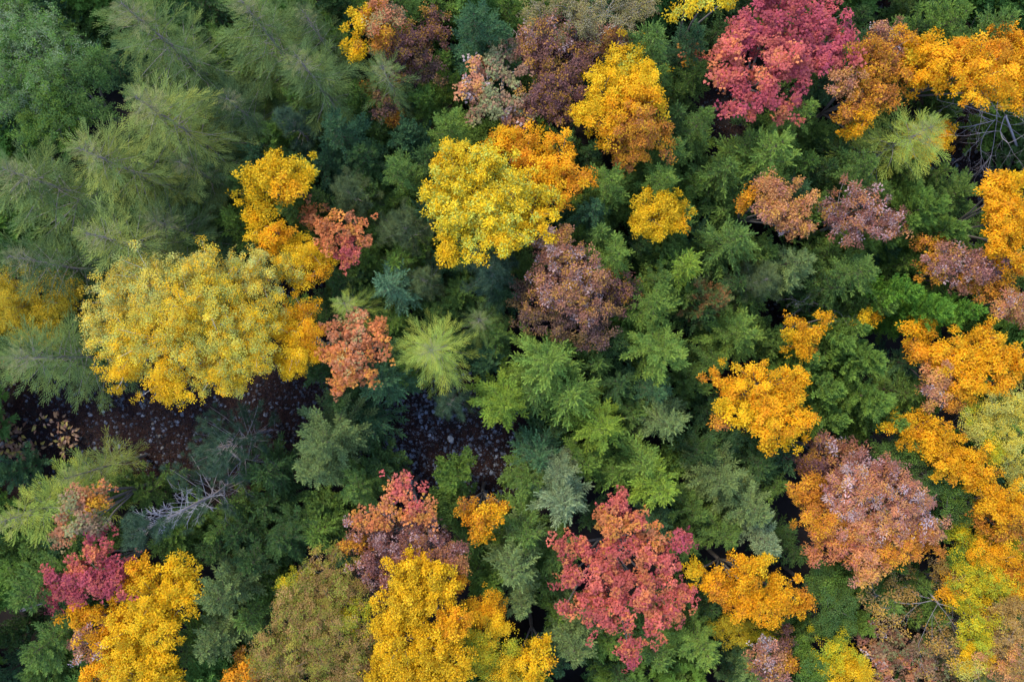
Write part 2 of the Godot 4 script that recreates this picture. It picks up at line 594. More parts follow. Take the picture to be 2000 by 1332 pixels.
func bare_tree(called: String, px: float, py: float, h: float, dirs: Array, long: float, base_px: Vector2, col: Color, label: String, leafpal := "", leaves := 0, group := "") -> Node3D:
	var b := at(base_px.x, base_px.y, 0)
	var tree := thing(called, label, "tree", b, group)
	var crown := at(px, py, h * .75) - b
	var tb := Tubes.new()
	tb.tube([Vector3(0, -.2, 0), crown * Vector3(.4, .5, .4), crown], .08, .04, 7, col)
	part("trunk", tb.commit(), M.bark, tree)
	var tips := []
	for a in dirs:
		var lt := Tubes.new()
		fork_out(lt, crown - Vector3(0, rf(0, .9), 0), Vector3(cos(a), rf(-.1, .6), sin(a)).normalized(), long * rf(.55, 1.3), rf(.012, .021), 3, col, tips)
		part("limb", lt.commit(), M.bark, tree)
	if leaves:
		var where := []
		var cols := []
		for i in leaves:
			var q: Vector3 = tips[rng.randi() % tips.size()] + rdir() * .22
			var s := rf(.2, .32)
			where.append(Transform3D(turned((Vector3.UP + rdir() * .8).normalized()).scaled(Vector3(s, s, s)), q))
			cols.append(shade(pick(PAL[leafpal], q + b), .15))
		scatter("crown", S.leaf[0], M.leaf, where, cols, tree)
	return tree

func _ready() -> void:
	rng.seed = 20241
	noise.seed = 5
	noise.noise_type = FastNoiseLite.TYPE_SIMPLEX
	noise.frequency = .09
	var cam := Camera3D.new()
	cam.name = "camera"
	cam.position = Vector3(0, HIGH, 0)
	cam.rotation_degrees = Vector3(-90, 0, 0)
	cam.fov = rad_to_deg(2.0 * atan(666.0 / FOCAL))
	cam.near = .1
	cam.far = 900
	add_child(cam)
	var env := Environment.new()
	env.background_mode = Environment.BG_SKY
	var sky := ProceduralSkyMaterial.new()
	sky.sky_top_color = Color(.68, .80, 1.0)
	sky.sky_horizon_color = Color(.84, .87, .92)
	sky.sky_curve = .2
	sky.ground_bottom_color = Color(.10, .11, .09)
	sky.ground_horizon_color = Color(.30, .32, .30)
	sky.sky_energy_multiplier = .85
	var sk := Sky.new()
	sk.sky_material = sky
	env.sky = sk
	env.tonemap_mode = Environment.TONE_MAPPER_LINEAR
	env.tonemap_exposure = 2.75
	env.sdfgi_enabled = true
	env.ssao_enabled = true
	env.ssil_enabled = true
	var we := WorldEnvironment.new()
	we.name = "world_environment"
	we.environment = env
	add_child(we)
	var sun := DirectionalLight3D.new()
	sun.name = "sun"
	sun.light_energy = .5
	sun.light_color = Color(1, .95, .85)
	sun.light_angular_distance = 12
	sun.shadow_enabled = true
	add_child(sun)
	sun.look_at_from_position(Vector3(-14, 24, -16), Vector3.ZERO, Vector3.UP)

	M.bark = mat(.85, .3, 0)
	M.leaf = mat(.48, .24, .75)
	M.needle = mat(.65, .12, .22)
	M.stone = mat(.55, .5, 0)
	S.leaf = [spray(8, .37, .22, .66), spray(7, .40, .23, .66), spray(9, .35, .21, .68)]
	S.leaf_size = .265; S.leaf_per = 420.0
	S.small = [spray(11, .23, .17, .66), spray(12, .22, .165, .66)]
	S.small_size = .265; S.small_per = 440.0
	S.maple = [spray(7, .38, .36, .66, 3), spray(8, .35, .34, .66, 3)]
	S.maple_size = .32; S.maple_per = 160.0
	S.long = [spray(8, .46, .16, .66), spray(9, .43, .155, .66)]
	S.long_size = .29; S.long_per = 420.0
	var stem := Color(1.3, .9, .8)
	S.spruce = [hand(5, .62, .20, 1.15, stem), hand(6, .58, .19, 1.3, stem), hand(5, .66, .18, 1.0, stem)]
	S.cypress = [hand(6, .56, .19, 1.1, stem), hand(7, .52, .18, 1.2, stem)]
	var tanstem := Color(1.5, 1.1, 1.5)
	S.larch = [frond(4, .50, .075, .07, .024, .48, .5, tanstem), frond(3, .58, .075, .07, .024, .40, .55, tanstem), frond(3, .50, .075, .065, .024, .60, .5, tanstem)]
	S.pine = [pine_tuft(), pine_tuft()]

	ground()
	larches()
	broadleaves()
	spruces()
	others()
	fillers()
	surroundings()

# ---------------------------------------------------------------- the ground, its stones and its fallen leaves
func rise(x: float, z: float) -> float:
	return .12 * sin(x * .31 + 1.0) * cos(z * .27) + .06 * sin(x * 1.1 + z * .8) - .1

func ground() -> void:
	var st := SurfaceTool.new()
	st.begin(Mesh.PRIMITIVE_TRIANGLES)
	var lines := [-600.0, -200.0, -80.0]
	for i in range(-40, 41):
		lines.append(i * 1.0)
	lines.append_array([80.0, 200.0, 600.0])
	var n := lines.size()
	for j in n:
		for i in n:
			st.set_uv(Vector2(lines[i], lines[j]))
			st.add_vertex(Vector3(lines[i], rise(lines[i], lines[j]), lines[j]))
	for j in n - 1:
		for i in n - 1:
			var a := j * n + i
			for k in [a, a + 1, a + n, a + 1, a + n + 1, a + n]:
				st.add_index(k)
	st.generate_normals()
	var m := StandardMaterial3D.new()
	m.roughness = .95
	var nt := NoiseTexture2D.new()
	nt.width = 1024; nt.height = 1024; nt.seamless = true
	var fn := FastNoiseLite.new()
	fn.noise_type = FastNoiseLite.TYPE_CELLULAR
	fn.cellular_return_type = FastNoiseLite.RETURN_CELL_VALUE
	fn.frequency = .06
	fn.seed = 3
	nt.noise = fn
	var gr := Gradient.new()
	gr.offsets = PackedFloat32Array([0, .3, .55, .75, .9, 1])
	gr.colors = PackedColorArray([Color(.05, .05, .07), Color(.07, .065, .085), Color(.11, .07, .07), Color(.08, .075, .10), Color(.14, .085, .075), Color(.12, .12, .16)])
	nt.color_ramp = gr
	m.albedo_texture = nt
	m.uv1_scale = Vector3(.22, .22, .22)
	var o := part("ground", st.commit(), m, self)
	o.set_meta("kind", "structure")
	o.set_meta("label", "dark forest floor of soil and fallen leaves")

	var stones := [stone_mesh(0), stone_mesh(1), stone_mesh(2), stone_mesh(3)]
	# the stony clearings: px, py, radius, share of stone
	var spots := [[870, 850, 130, 1.0], [800, 790, 75, .9], [965, 925, 80, .9], [770, 900, 60, .9], [840, 920, 80, 1.0], [455, 775, 165, .3], [250, 825, 130, .45], [110, 835, 130, .3], [20, 800, 110, .3], [350, 800, 130, .4], [560, 800, 90, .5], [585, 570, 60, .4], [600, 745, 60, .6],
		[1425, 240, 70, .5], [1400, 400, 60, .4], [1560, 590, 80, .4], [1940, 275, 110, .3], [1730, 30, 60, .3], [1590, 340, 50, .2], [1660, 250, 40, .2], [1510, 560, 60, .4], [1400, 800, 60, .2], [1500, 1290, 60, .2], [790, 985, 60, .6], [1800, 1280, 100, .3], [900, 350, 60, .2], [860, 120, 50, .2], [1620, 460, 60, .4]]
	var where := []
	var cols := []
	var lw := []
	var lc := []
	var big := []
	for s in spots:
		var n2 := int(s[2] * s[2] * .11 * s[3])
		for i in n2:
			var a := rf(0, TAU)
			var r: float = s[2] * sqrt(rng.randf()) * 1.15
			var p := at(s[0] + cos(a) * r, s[1] + sin(a) * r, 0)
			p.y = rise(p.x, p.z)
			var z := .03 + .11 * pow(rng.randf(), 3.4)
			var k: float = rf(.05, .22) * rf(.4, 1.2) * (1.0 if s[3] > .7 else .62)
			where.append(Transform3D(Basis(Vector3.UP, rf(0, TAU)).rotated(rdir(), rf(0, .5)).scaled(Vector3(z, z, z)), p + Vector3(0, z * .25, 0)))
			cols.append(Color(k * .82, k * .98, k * 1.4))
		for i in int(s[2] * s[2] * .11):
			var a := rf(0, TAU)
			var r: float = s[2] * sqrt(rng.randf()) * 1.3
			var p := at(s[0] + cos(a) * r, s[1] + sin(a) * r, 0)
			p.y = rise(p.x, p.z) + rf(.02, .09)
			var z := rf(.16, .28)
			lw.append(Transform3D(turned((Vector3.UP + rdir() * .5).normalized()).scaled(Vector3(z, z * .5, z)), p))
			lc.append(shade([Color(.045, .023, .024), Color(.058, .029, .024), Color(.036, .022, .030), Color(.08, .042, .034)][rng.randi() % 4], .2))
		for i in int(s[2] * s[2] * .0022 * s[3]):
			var a := rf(0, TAU)
			var r: float = s[2] * sqrt(rng.randf())
			big.append(Vector2(s[0] + cos(a) * r, s[1] + sin(a) * r))
	var sc := scatter("scree", stones[0], M.stone, where, cols, self)
	sc.set_meta("label", "small grey stones strewn over the forest floor")
	sc.set_meta("category", "scree")
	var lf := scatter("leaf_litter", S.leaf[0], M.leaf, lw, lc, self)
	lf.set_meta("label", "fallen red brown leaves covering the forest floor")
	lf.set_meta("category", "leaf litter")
	var greys := []
	for k in [.08, .12, .18, .10]:
		var gm := StandardMaterial3D.new()
		gm.albedo_color = Color(k * .85, k * .98, k * 1.3).linear_to_srgb()
		gm.roughness = .8
		greys.append(gm)
	var count := 0
	for b in big:
		if count > 150:
			break
		count += 1
		stone(b.x, b.y, rf(.06, .13), stones[rng.randi() % 4], greys[rng.randi() % 4], "grey angular stone lying among fallen leaves in a gap between the trees", "stones of the scree")
	var pale := StandardMaterial3D.new()
	pale.albedo_color = Color(.50, .49, .50).linear_to_srgb()
	pale.roughness = .8
	stone(790, 926, .30, stones[1], pale, "largest pale rounded boulder above the tip of the red brown tree")
	stone(803, 943, .26, stones[2], pale, "second pale boulder just below the largest one")
	stone(880, 858, .24, stones[3], pale, "pale flat stone in the middle of the stony clearing")
	stone(548, 568, .30, stones[2], greys[2], "smooth grey boulder in the dark gap between the two birches")
	stone(440, 1043, .26, stones[1], pale, "lone pale stone below the grey dead pine trunk")

func stone(px: float, py: float, r: float, mesh: Mesh, m: Material, label: String, group := "") -> void:
	var p := at(px, py, 0)
	p.y = rise(p.x, p.z) + r * .2
	var o := MeshInstance3D.new()
	o.name = numbered("stone")
	o.mesh = mesh
	o.material_override = m
	add_child(o)
	o.transform = Transform3D(Basis(Vector3.UP, rf(0, TAU)).rotated(rdir(), rf(0, .35)).scaled(Vector3(r, r, r)), p)
	o.set_meta("label", label)
	o.set_meta("category", "stone")
	if group:
		o.set_meta("group", group)

func larches() -> void:
	var g := "tall feathery larches"
	var L := func(px, py, r, h, pal, label, dens = 1.0): conifer("larch_tree", "larch", px, py, r * .88, h, pal, label, g, dens)
	L.call(235, 5, 150, 10.5, "larch", "tall larch with pale bare twigs cut by the upper picture edge beside the silvery tree")
	L.call(470, 0, 125, 10.0, "larch", "soft green larch at the upper edge above the star shaped larch")
	L.call(262, 188, 160, 10.5, "larchlight", "long leaning larch with a bright straw coloured tip below the silvery tree")
	L.call(150, 288, 140, 10.2, "larchlight", "olive larch with a pale pointed tip below the longest larch")
	L.call(5, 330, 165, 10.4, "larch", "broad olive larch cut by the left edge under the silvery tree")
	L.call(165, 455, 130, 10.4, "larchlight", "bright larch directly above the big pale birch")
	L.call(575, 105, 105, 9.0, "larch", "star shaped larch between the leaning larches and the orange shrub")
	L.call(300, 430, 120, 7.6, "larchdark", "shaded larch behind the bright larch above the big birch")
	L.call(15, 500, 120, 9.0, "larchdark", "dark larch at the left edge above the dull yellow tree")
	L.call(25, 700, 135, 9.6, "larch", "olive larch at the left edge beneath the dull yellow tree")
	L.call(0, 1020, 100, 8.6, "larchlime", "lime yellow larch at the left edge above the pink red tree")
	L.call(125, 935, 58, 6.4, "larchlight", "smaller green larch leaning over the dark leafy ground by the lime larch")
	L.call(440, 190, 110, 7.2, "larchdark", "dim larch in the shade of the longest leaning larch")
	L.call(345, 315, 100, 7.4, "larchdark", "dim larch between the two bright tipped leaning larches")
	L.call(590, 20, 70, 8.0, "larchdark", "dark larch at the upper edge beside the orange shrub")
	L.call(838, 684, 98, 8.2, "larchlime", "bright yellow green larch seen straight down its crown beside the coral tree", .9)
	L.call(668, 592, 52, 6.6, "larchlime", "small lime sprigged larch beside the blue green spruce")
	L.call(935, 625, 62, 5.4, "larch", "thin shaded larch behind the bright crown of the central larch", .8)
	L.call(1825, 245, 122, 8.4, "larchlime", "bright lime larch standing in front of the orange yellow band of trees", .75)
	L.call(745, 128, 80, 7.6, "larch", "green larch with long needled arms under the orange and purple shrub")

func broadleaves() -> void:
	var B := func(h, kind, lobes, dens, label, bark = "grey", called = "broadleaf_tree", group = "broadleaf trees in autumn colour"): return broadleaf(called, h, kind, lobes, dens, label, bark, group)
	# top row
	B.call(9.2, "small", "60 75 72 silver; 110 140 75 silver; 45 190 65 silver; 150 200 66 leafgreen; 20 25 55 silver; 110 220 60 freshgreen; 180 130 45 leafgreen; 15 120 55 silver; 60 250 40 freshgreen", 1.0, "silvery green leafy tree in the corner beside the larches")
	B.call(7.4, "leaf", "700 42 30 yellow; 752 40 36 salmon; 690 92 28 yellow; 740 75 42 amber; 760 25 22 palemix; 780 80 40 maroon; 725 20 25 amber", .75, "small orange and yellow tree at the upper edge with a pale green top")
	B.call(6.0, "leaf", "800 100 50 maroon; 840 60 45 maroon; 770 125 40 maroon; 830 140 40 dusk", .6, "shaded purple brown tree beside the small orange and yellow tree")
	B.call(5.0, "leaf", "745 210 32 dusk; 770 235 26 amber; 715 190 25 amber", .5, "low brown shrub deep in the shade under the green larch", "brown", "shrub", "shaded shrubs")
	B.call(7.6, "maple", "985 140 50 palemix; 935 130 32 pinkbrown; 960 205 45 palemix; 1010 200 42 palemix; 930 185 30 pinkbrown; 985 100 34 palemix; 1000 240 32 pinkbrown; 910 180 16 pinkbrown", .62, "pale green and pinkish tree with a thin grey stem beside the maroon tree", "pale")
	B.call(7.6, "leaf", "1060 110 58 maroon; 1085 165 62 maroon; 1110 215 45 maroon; 1050 200 42 maroon; 1130 105 52 maroon; 1190 85 42 brown; 1030 80 34 brown; 1095 75 32 brown", .95, "maroon brown tree between the tan bare topped tree and the tall yellow tree")
	B.call(8.0, "small", "1060 30 42 olivetan; 1120 22 52 olivetan; 1180 25 48 olivetan; 1235 20 46 olivetan; 1150 55 34 olivetan; 1090 55 28 olivetan; 1270 8 25 olivetan", .42, "tan olive tree with thin pale branches at the upper edge", "white")
	B.call(8.4, "leaf", "1210 150 62 yellow; 1255 165 45 yellow; 1180 190 42 yellow; 1225 125 32 lemon; 1145 228 32 yellow; 1250 195 42 gold; 1240 245 58 amber 0.1; 1220 290 48 amber -0.2; 1270 265 40 amber; 1185 240 40 gold; 1285 205 22 yellow", 1.1, "tall yellow tree turning rust brown on its lower half")
	B.call(8.6, "leaf", "1340 8 28 lemon; 1375 5 20 lemon; 1415 2 18 lemon", .8, "small yellow crown at the upper edge above the teal spruce")
	B.call(8.6, "maple", "1480 62 66 rose; 1560 55 72 rose; 1620 80 52 rose; 1430 105 42 red; 1500 130 66 red; 1565 140 56 rose; 1415 150 30 red; 1450 195 34 rose; 1520 15 56 rose; 1600 30 42 rose; 1500 190 30 rose; 1620 120 32 rose; 1470 225 16 red; 1535 215 24 red", .95, "large rose red maple in the upper part of the forest", "grey", "maple_tree")
	B.call(5.2, "maple", "1355 98 15 coral; 1372 118 10 red; 1345 120 10 amber", .5, "tiny orange red sapling in the dark beside the rose maple", "brown", "sapling", "small saplings")
	B.call(8.0, "leaf", "1735 80 44 mauve; 1700 120 58 amber; 1745 135 42 amber; 1680 195 44 amber; 1650 165 34 peach; 1660 255 18 gold; 1690 235 24 gold; 1650 215 24 amber; 1725 185 28 amber", .95, "amber tree with a dull mauve top beside the rose maple")
	B.call(8.2, "leaf", "1800 92 40 gold; 1850 125 56 gold; 1910 145 60 gold; 1975 120 58 gold; 1990 180 40 gold; 1870 100 32 orange; 1940 95 34 orange; 1810 140 44 gold; 1995 90 40 orange; 1780 110 26 yellow", 1.15, "long band of orange yellow foliage against the upper dark spruce")
	B.call(5.6, "leaf", "1800 290 40 yellow; 1770 265 26 yellow; 1830 270 34 gold", .7, "yellow shrub showing under the bright lime larch", "brown", "shrub", "shaded shrubs")
	# middle, upper
	B.call(7.9, "leaf", "498 370 36 yellow; 545 335 40 yellow; 592 328 28 lemon; 520 350 40 yellow; 580 355 30 yellow; 560 370 30 gold", 1.1, "small bright yellow tree above the coral red tree")
	B.call(7.2, "leaf", "505 440 34 yellow; 540 465 34 gold; 490 420 16 yellow; 575 480 24 yellow", 1.0, "yellow crown split from the bright yellow tree by a green bush")
	B.call(6.9, "small", "600 490 40 yellow; 570 520 34 birch; 620 520 28 gold; 640 500 18 yellow; 590 545 18 yellow; 555 495 30 birch", .85, "golden young birch between the big birch and the coral red tree", "white", "birch_tree")
	B.call(7.0, "maple", "608 425 26 coral; 645 448 34 coral; 690 445 24 coral; 675 485 28 red; 680 510 20 red; 705 470 16 coral; 640 475 18 coral", .72, "coral red maple beside the bright yellow tree", "grey", "maple_tree")
	B.call(8.8, "leaf", "905 350 68 lemon; 965 345 62 lemon; 1015 395 62 lemon; 900 425 68 lemon; 960 430 76 lemon; 875 485 30 yellow; 880 310 32 yellow; 1035 430 46 yellow; 860 390 40 lemon; 985 470 26 yellow; 940 320 36 lemon", 1.3, "largest round lemon yellow tree flecked with green")
	B.call(8.0, "leaf", "1005 285 42 gold; 1080 325 58 gold; 1110 345 38 orange; 1090 368 34 orange; 1030 300 32 orange; 990 265 22 gold; 1060 350 40 gold", 1.2, "bright orange tree touching the round lemon yellow tree")
	B.call(7.2, "leaf", "1290 418 44 yellow; 1265 428 34 yellow; 1318 415 30 yellow; 1285 450 22 yellow; 1330 435 16 gold; 1245 430 16 yellow", 1.15, "small isolated yellow tree among the green spruces")
	B.call(7.4, "leaf", "1530 395 46 peach; 1555 425 40 peach; 1500 375 34 peach; 1540 445 22 pinkbrown; 1465 385 18 orange; 1500 410 30 peach; 1450 405 12 orange", .85, "peach orange tree beside the thin mauve tree")
	B.call(7.2, "leaf", "1690 400 44 rustmauve; 1640 395 34 rustmauve; 1730 430 44 rustmauve; 1690 440 38 rustmauve; 1640 430 30 rustmauve; 1755 450 24 peach; 1665 465 24 rustmauve; 1625 415 22 maroon", .5, "thin mauve brown tree with grey branches showing beside the peach tree", "pale")
	B.call(8.0, "leaf", "1948 365 40 gold; 1980 425 48 gold; 1975 490 44 gold; 1990 350 34 yellow; 1945 400 34 gold; 1990 530 24 orange; 1945 470 26 gold", 1.1, "bright orange yellow tree cut by the right edge")
	B.call(7.2, "leaf", "1850 515 42 brown; 1900 520 48 rustmauve; 1940 530 36 rustmauve; 1820 530 30 amber; 1900 555 34 amber; 1810 480 28 amber", .85, "purple brown and amber tree below the orange yellow edge tree")
	B.call(7.2, "leaf", "1985 590 34 pinkbrown; 1965 600 26 peach; 1955 570 22 amber; 1990 620 22 peach", .9, "peach brown tree at the right edge beside the bright green cypress")
	# the big birch and its neighbours
	B.call(9.4, "small", "230 590 62 birchpale; 315 560 70 birchpale; 415 585 82 birch; 490 540 62 birchpale; 260 670 66 birch; 345 660 84 birch; 440 670 84 birch; 505 630 56 birch; 325 740 44 yellow; 430 725 50 birch; 200 640 40 birchpale; 270 535 34 birchpale; 385 525 40 birchpale; 495 690 44 birch; 330 770 26 yellow; 365 610 70 birch; 240 720 36 yellow", 1.15, "biggest pale yellow birch with white twigs showing", "white", "birch_tree")
	B.call(7.6, "small", "580 680 46 yellow; 590 625 36 gold; 560 715 34 yellow; 610 690 28 yellow; 545 645 38 yellow; 600 650 32 gold", .95, "golden birch touching the biggest birch", "white", "birch_tree")
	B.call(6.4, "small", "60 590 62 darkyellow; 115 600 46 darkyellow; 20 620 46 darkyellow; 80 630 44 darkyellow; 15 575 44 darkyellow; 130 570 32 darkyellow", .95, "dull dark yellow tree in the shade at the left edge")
	B.call(7.4, "maple", "655 650 34 salmon; 700 640 36 salmon; 735 675 28 coral; 670 700 36 coral; 660 755 20 coral; 715 735 24 coral; 695 685 36 salmon; 645 690 22 coral; 740 640 18 coral; 680 735 22 coral", .72, "coral maple with pale green leaves beside the central larch", "grey", "maple_tree")
	B.call(7.6, "leaf", "1080 490 42 pinkbrown; 1105 525 58 brown; 1140 580 58 brown; 1070 570 48 brown; 1165 540 34 brown; 1100 455 22 peach; 1110 590 50 brown", .95, "orange brown tree in the middle of the forest with a wide dull skirt")
	B.call(6.4, "leaf", "1200 570 42 maroon; 1150 640 42 dusk; 1035 620 34 dusk; 1090 630 44 dusk; 1190 620 38 dusk; 1230 570 26 maroon; 1020 580 30 dusk; 1170 665 22 dusk", .7, "dull purple brown tree spreading beneath the orange brown tree")
	# right
	B.call(6.8, "leaf", "1570 650 28 gold; 1600 640 22 gold; 1560 680 26 gold; 1545 625 13 gold; 1615 620 10 gold; 1585 690 14 orange; 1545 655 16 yellow", .75, "slender yellow sapling above the golden orange tree", "grey", "sapling", "small saplings")
	B.call(6.0, "leaf", "1690 625 16 yellow; 1710 618 14 gold; 1675 635 10 yellow", .6, "tiny yellow sapling poking out between two green cypresses", "grey", "sapling", "small saplings")
	B.call(7.9, "leaf", "1790 655 34 gold; 1850 695 46 gold; 1915 690 48 gold; 1965 710 42 gold; 1835 740 40 peach; 1890 750 46 gold; 1930 665 32 gold; 1800 690 26 orange; 1950 750 26 gold; 1860 780 26 amber; 1990 720 24 gold; 1825 765 24 mauve", 1.05, "wide golden orange tree with a peach patch near the right edge")
	B.call(8.0, "leaf", "1480 750 58 gold; 1530 785 54 gold; 1445 770 42 gold; 1500 830 48 gold; 1405 745 24 orange; 1555 750 30 gold; 1560 825 28 gold; 1420 795 26 yellow; 1470 800 46 yellow; 1500 870 16 gold; 1530 850 30 yellow; 1410 825 18 amber", .95, "golden orange tree standing alone among green spruces")
	B.call(7.6, "small", "1950 800 50 palelime; 1910 830 42 palelime; 1975 860 50 palelime; 1930 880 34 yellowgreen; 1985 790 34 palelime; 1890 800 26 yellowgreen; 1990 920 30 palelime", .8, "pale lime yellow tree at the right edge below the wide golden tree")
	B.call(7.9, "leaf", "1785 840 40 gold; 1830 865 44 gold; 1875 895 46 gold; 1915 935 30 gold; 1845 905 34 gold; 1760 825 22 yellow; 1900 915 32 gold", 1.25, "bright golden crown slanting down beside the pale lime tree")
	B.call(7.2, "small", "1770 900 40 leafgreen; 1815 935 46 leafgreen; 1860 965 38 freshgreen; 1730 880 34 leafgreen; 1870 1000 28 leafgreen; 1790 870 26 freshgreen", .85, "dark green leafy tree under the slanting golden crown")
	B.call(7.6, "leaf", "1950 990 42 gold; 1985 1020 38 amber; 1920 1000 28 orange; 1985 970 30 gold; 1950 1030 30 amber; 1930 970 22 gold", .95, "amber and gold tree at the right edge below the pale lime tree")
	B.call(6.6, "small", "1890 1060 46 yellowgreen; 1930 1085 50 gold; 1975 1110 44 orange; 1900 1110 46 yellowgreen; 1940 1140 42 yellowgreen; 1985 1070 34 yellowgreen; 1870 1090 30 freshgreen; 1985 1150 30 gold", .85, "yellow green tree with an orange flush at the right edge")
	B.call(8.2, "long", "1590 955 42 amber; 1605 1020 48 amber; 1680 955 58 pinkbrown; 1760 975 56 mauve; 1690 1020 66 pinkbrown; 1775 1020 52 mauve; 1640 1065 42 rust; 1695 1090 42 peach; 1790 1050 44 amber; 1740 1065 44 amber; 1660 990 46 pinkbrown; 1820 1030 28 mauve; 1690 1120 22 peach; 1590 1080 22 rust; 1720 920 34 rustmauve; 1640 935 36 rustmauve", 1.0, "largest rusty orange tree with pale mauve glinting leaves")
	B.call(6.6, "long", "1600 895 34 maroon; 1650 890 30 mauve; 1570 905 24 maroon; 1625 870 20 mauve", .8, "dark maroon tree tucked above the largest rusty orange tree")
	# bottom
	B.call(7.6, "maple", "150 1000 34 palemix; 180 985 30 amber; 130 1040 32 salmon; 175 1020 36 palemix; 185 1050 20 rose; 150 975 20 salmon; 200 960 14 salmon", .8, "pale orange and green tree above the pink red tree")
	B.call(7.8, "maple", "130 1140 42 rose; 190 1120 46 rose; 245 1110 34 rose; 100 1155 26 rose; 160 1105 34 red; 215 1145 30 rose; 190 1080 18 red", .9, "pink red maple lying over the yellow tree", "grey", "maple_tree")
	B.call(7.2, "leaf", "340 1130 50 yellow; 300 1175 54 yellow; 270 1125 36 gold; 205 1215 50 gold; 175 1255 38 mauve; 260 1230 54 yellow; 325 1220 46 yellow; 370 1110 24 yellow; 160 1195 30 gold; 365 1165 34 yellow; 215 1265 40 gold", .95, "yellow tree with a mauve patch beneath the pink red maple")
	B.call(7.4, "leaf", "250 1290 54 yellow; 300 1285 48 yellow; 205 1315 42 gold; 270 1325 46 yellow; 325 1320 32 yellow", 1.05, "bright yellow crown at the bottom edge below the yellow tree")
	B.call(8.2, "small", "640 1125 46 olive; 570 1190 46 olive; 645 1190 58 olive; 545 1265 48 olive; 620 1270 62 olive; 700 1165 36 olive; 700 1250 44 olive; 560 1315 46 olive; 650 1320 54 olive; 510 1290 30 olive; 690 1205 38 yellowgreen; 600 1150 36 olive; 605 1230 56 olive; 715 1300 30 olive", 1.2, "wide olive tan tree at the bottom edge beside the golden tree")
	B.call(7.0, "small", "575 1135 20 yellowgreen; 555 1145 15 yellowgreen; 600 1125 14 yellowgreen", .8, "small lime green tuft at the shoulder of the olive tan tree", "grey", "sapling", "small saplings")
	B.call(6.8, "leaf", "480 1300 26 orange; 455 1320 24 orange; 500 1320 20 amber; 470 1280 14 amber", .8, "low orange shrub at the bottom edge beside the olive tan tree", "brown", "shrub", "shaded shrubs")
	B.call(7.6, "leaf", "735 1050 56 rustmauve; 780 1080 48 rustmauve; 850 1075 44 rustmauve; 725 1100 42 rustmauve; 890 1100 32 peach; 700 1060 32 amber; 810 1045 42 rustmauve; 880 1070 30 rustmauve; 740 1130 34 rustmauve; 895 1130 22 orange", .72, "mauve brown tree with amber flecks above the golden tree")
	B.call(7.8, "maple", "785 960 26 red; 755 990 28 coral; 810 985 28 red; 730 1020 24 coral; 770 945 14 red; 835 1005 18 coral; 700 1010 16 coral; 800 1010 22 coral", .65, "slim red maple pointing up into the stony clearing", "grey", "maple_tree")
	B.call(7.0, "leaf", "935 1020 36 orange; 960 1005 26 gold; 905 1010 20 orange; 985 990 14 orange; 945 1045 20 gold; 910 985 10 amber; 960 980 10 amber", .65, "small orange tree below the stony clearing")
	B.call(8.6, "leaf", "800 1115 40 yellow; 850 1160 54 yellow; 790 1180 54 yellow; 800 1250 62 yellow; 860 1260 56 yellow; 755 1290 42 yellow; 820 1310 60 yellow; 885 1210 38 gold; 760 1220 36 yellow; 885 1300 36 yellow; 830 1100 28 gold; 740 1325 30 yellow", 1.3, "tall golden yellow tree at the bottom edge beside the olive tan tree")
	B.call(7.4, "small", "945 1195 40 gold; 940 1245 42 yellowgreen; 970 1220 28 yellow; 915 1205 26 yellow; 950 1290 38 yellowgreen; 985 1300 32 yellow; 1000 1265 18 yellowgreen; 960 1175 22 gold", 1.0, "yellow green tree with a dark leaning trunk beside the golden yellow tree", "brown")
	B.call(6.8, "leaf", "1050 1270 26 yellow; 1035 1305 32 yellow; 1060 1250 18 yellow; 1010 1320 26 lemon; 1070 1290 14 gold", .9, "small yellow tree at the bottom edge under the large red maple")
	B.call(8.0, "maple", "1205 985 34 red; 1240 1045 46 red; 1105 1065 26 red; 1150 1080 36 red; 1110 1125 34 red; 1170 1140 54 red; 1245 1145 54 red; 1330 1060 26 rose; 1325 1165 40 red; 1220 1205 50 red; 1235 1265 26 red; 1285 1210 36 red; 1105 1185 24 red; 1165 1195 34 red; 1190 1035 34 coral; 1295 1105 34 red; 1200 1090 46 red; 1270 1090 40 red; 1230 1020 28 coral; 1235 1295 14 rose; 1280 1060 30 coral", .66, "largest coral red maple in the lower part of the forest", "grey", "maple_tree")
	B.call(7.6, "leaf", "1395 1135 42 gold; 1460 1120 42 gold; 1530 1160 46 gold; 1455 1175 46 gold; 1565 1175 28 orange; 1405 1165 30 orange; 1500 1190 34 gold; 1485 1100 22 yellow; 1350 1115 18 yellow", .9, "amber yellow tree between the largest red maple and the rusty tree")
	B.call(5.4, "small", "1440 1225 40 darkyellow; 1480 1235 34 yellowgreen; 1405 1215 28 darkyellow", .7, "dull yellow green shrub under the amber yellow tree", "brown", "shrub", "shaded shrubs")
	B.call(6.4, "small", "1615 1150 38 freshgreen; 1625 1195 38 leafgreen; 1600 1220 30 leafgreen; 1645 1225 30 freshgreen; 1600 1130 26 leafgreen; 1635 1170 32 leafgreen", 1.0, "fresh green leafy tree below the largest rusty orange tree")
	B.call(6.8, "small", "1620 1280 42 yellowgreen; 1660 1300 36 yellow; 1590 1300 36 freshgreen; 1640 1320 40 yellow; 1570 1265 26 freshgreen; 1690 1320 26 yellow; 1640 1260 24 yellowgreen", 1.05, "yellow topped green shrub at the bottom edge", "brown", "shrub", "shaded shrubs")
	B.call(6.4, "leaf", "1500 1270 32 mauve; 1530 1240 26 maroon; 1510 1310 36 brown; 1540 1300 24 amber; 1480 1300 22 maroon", .75, "mauve brown shrub at the bottom edge beside the yellow topped shrub", "brown", "shrub", "shaded shrubs")
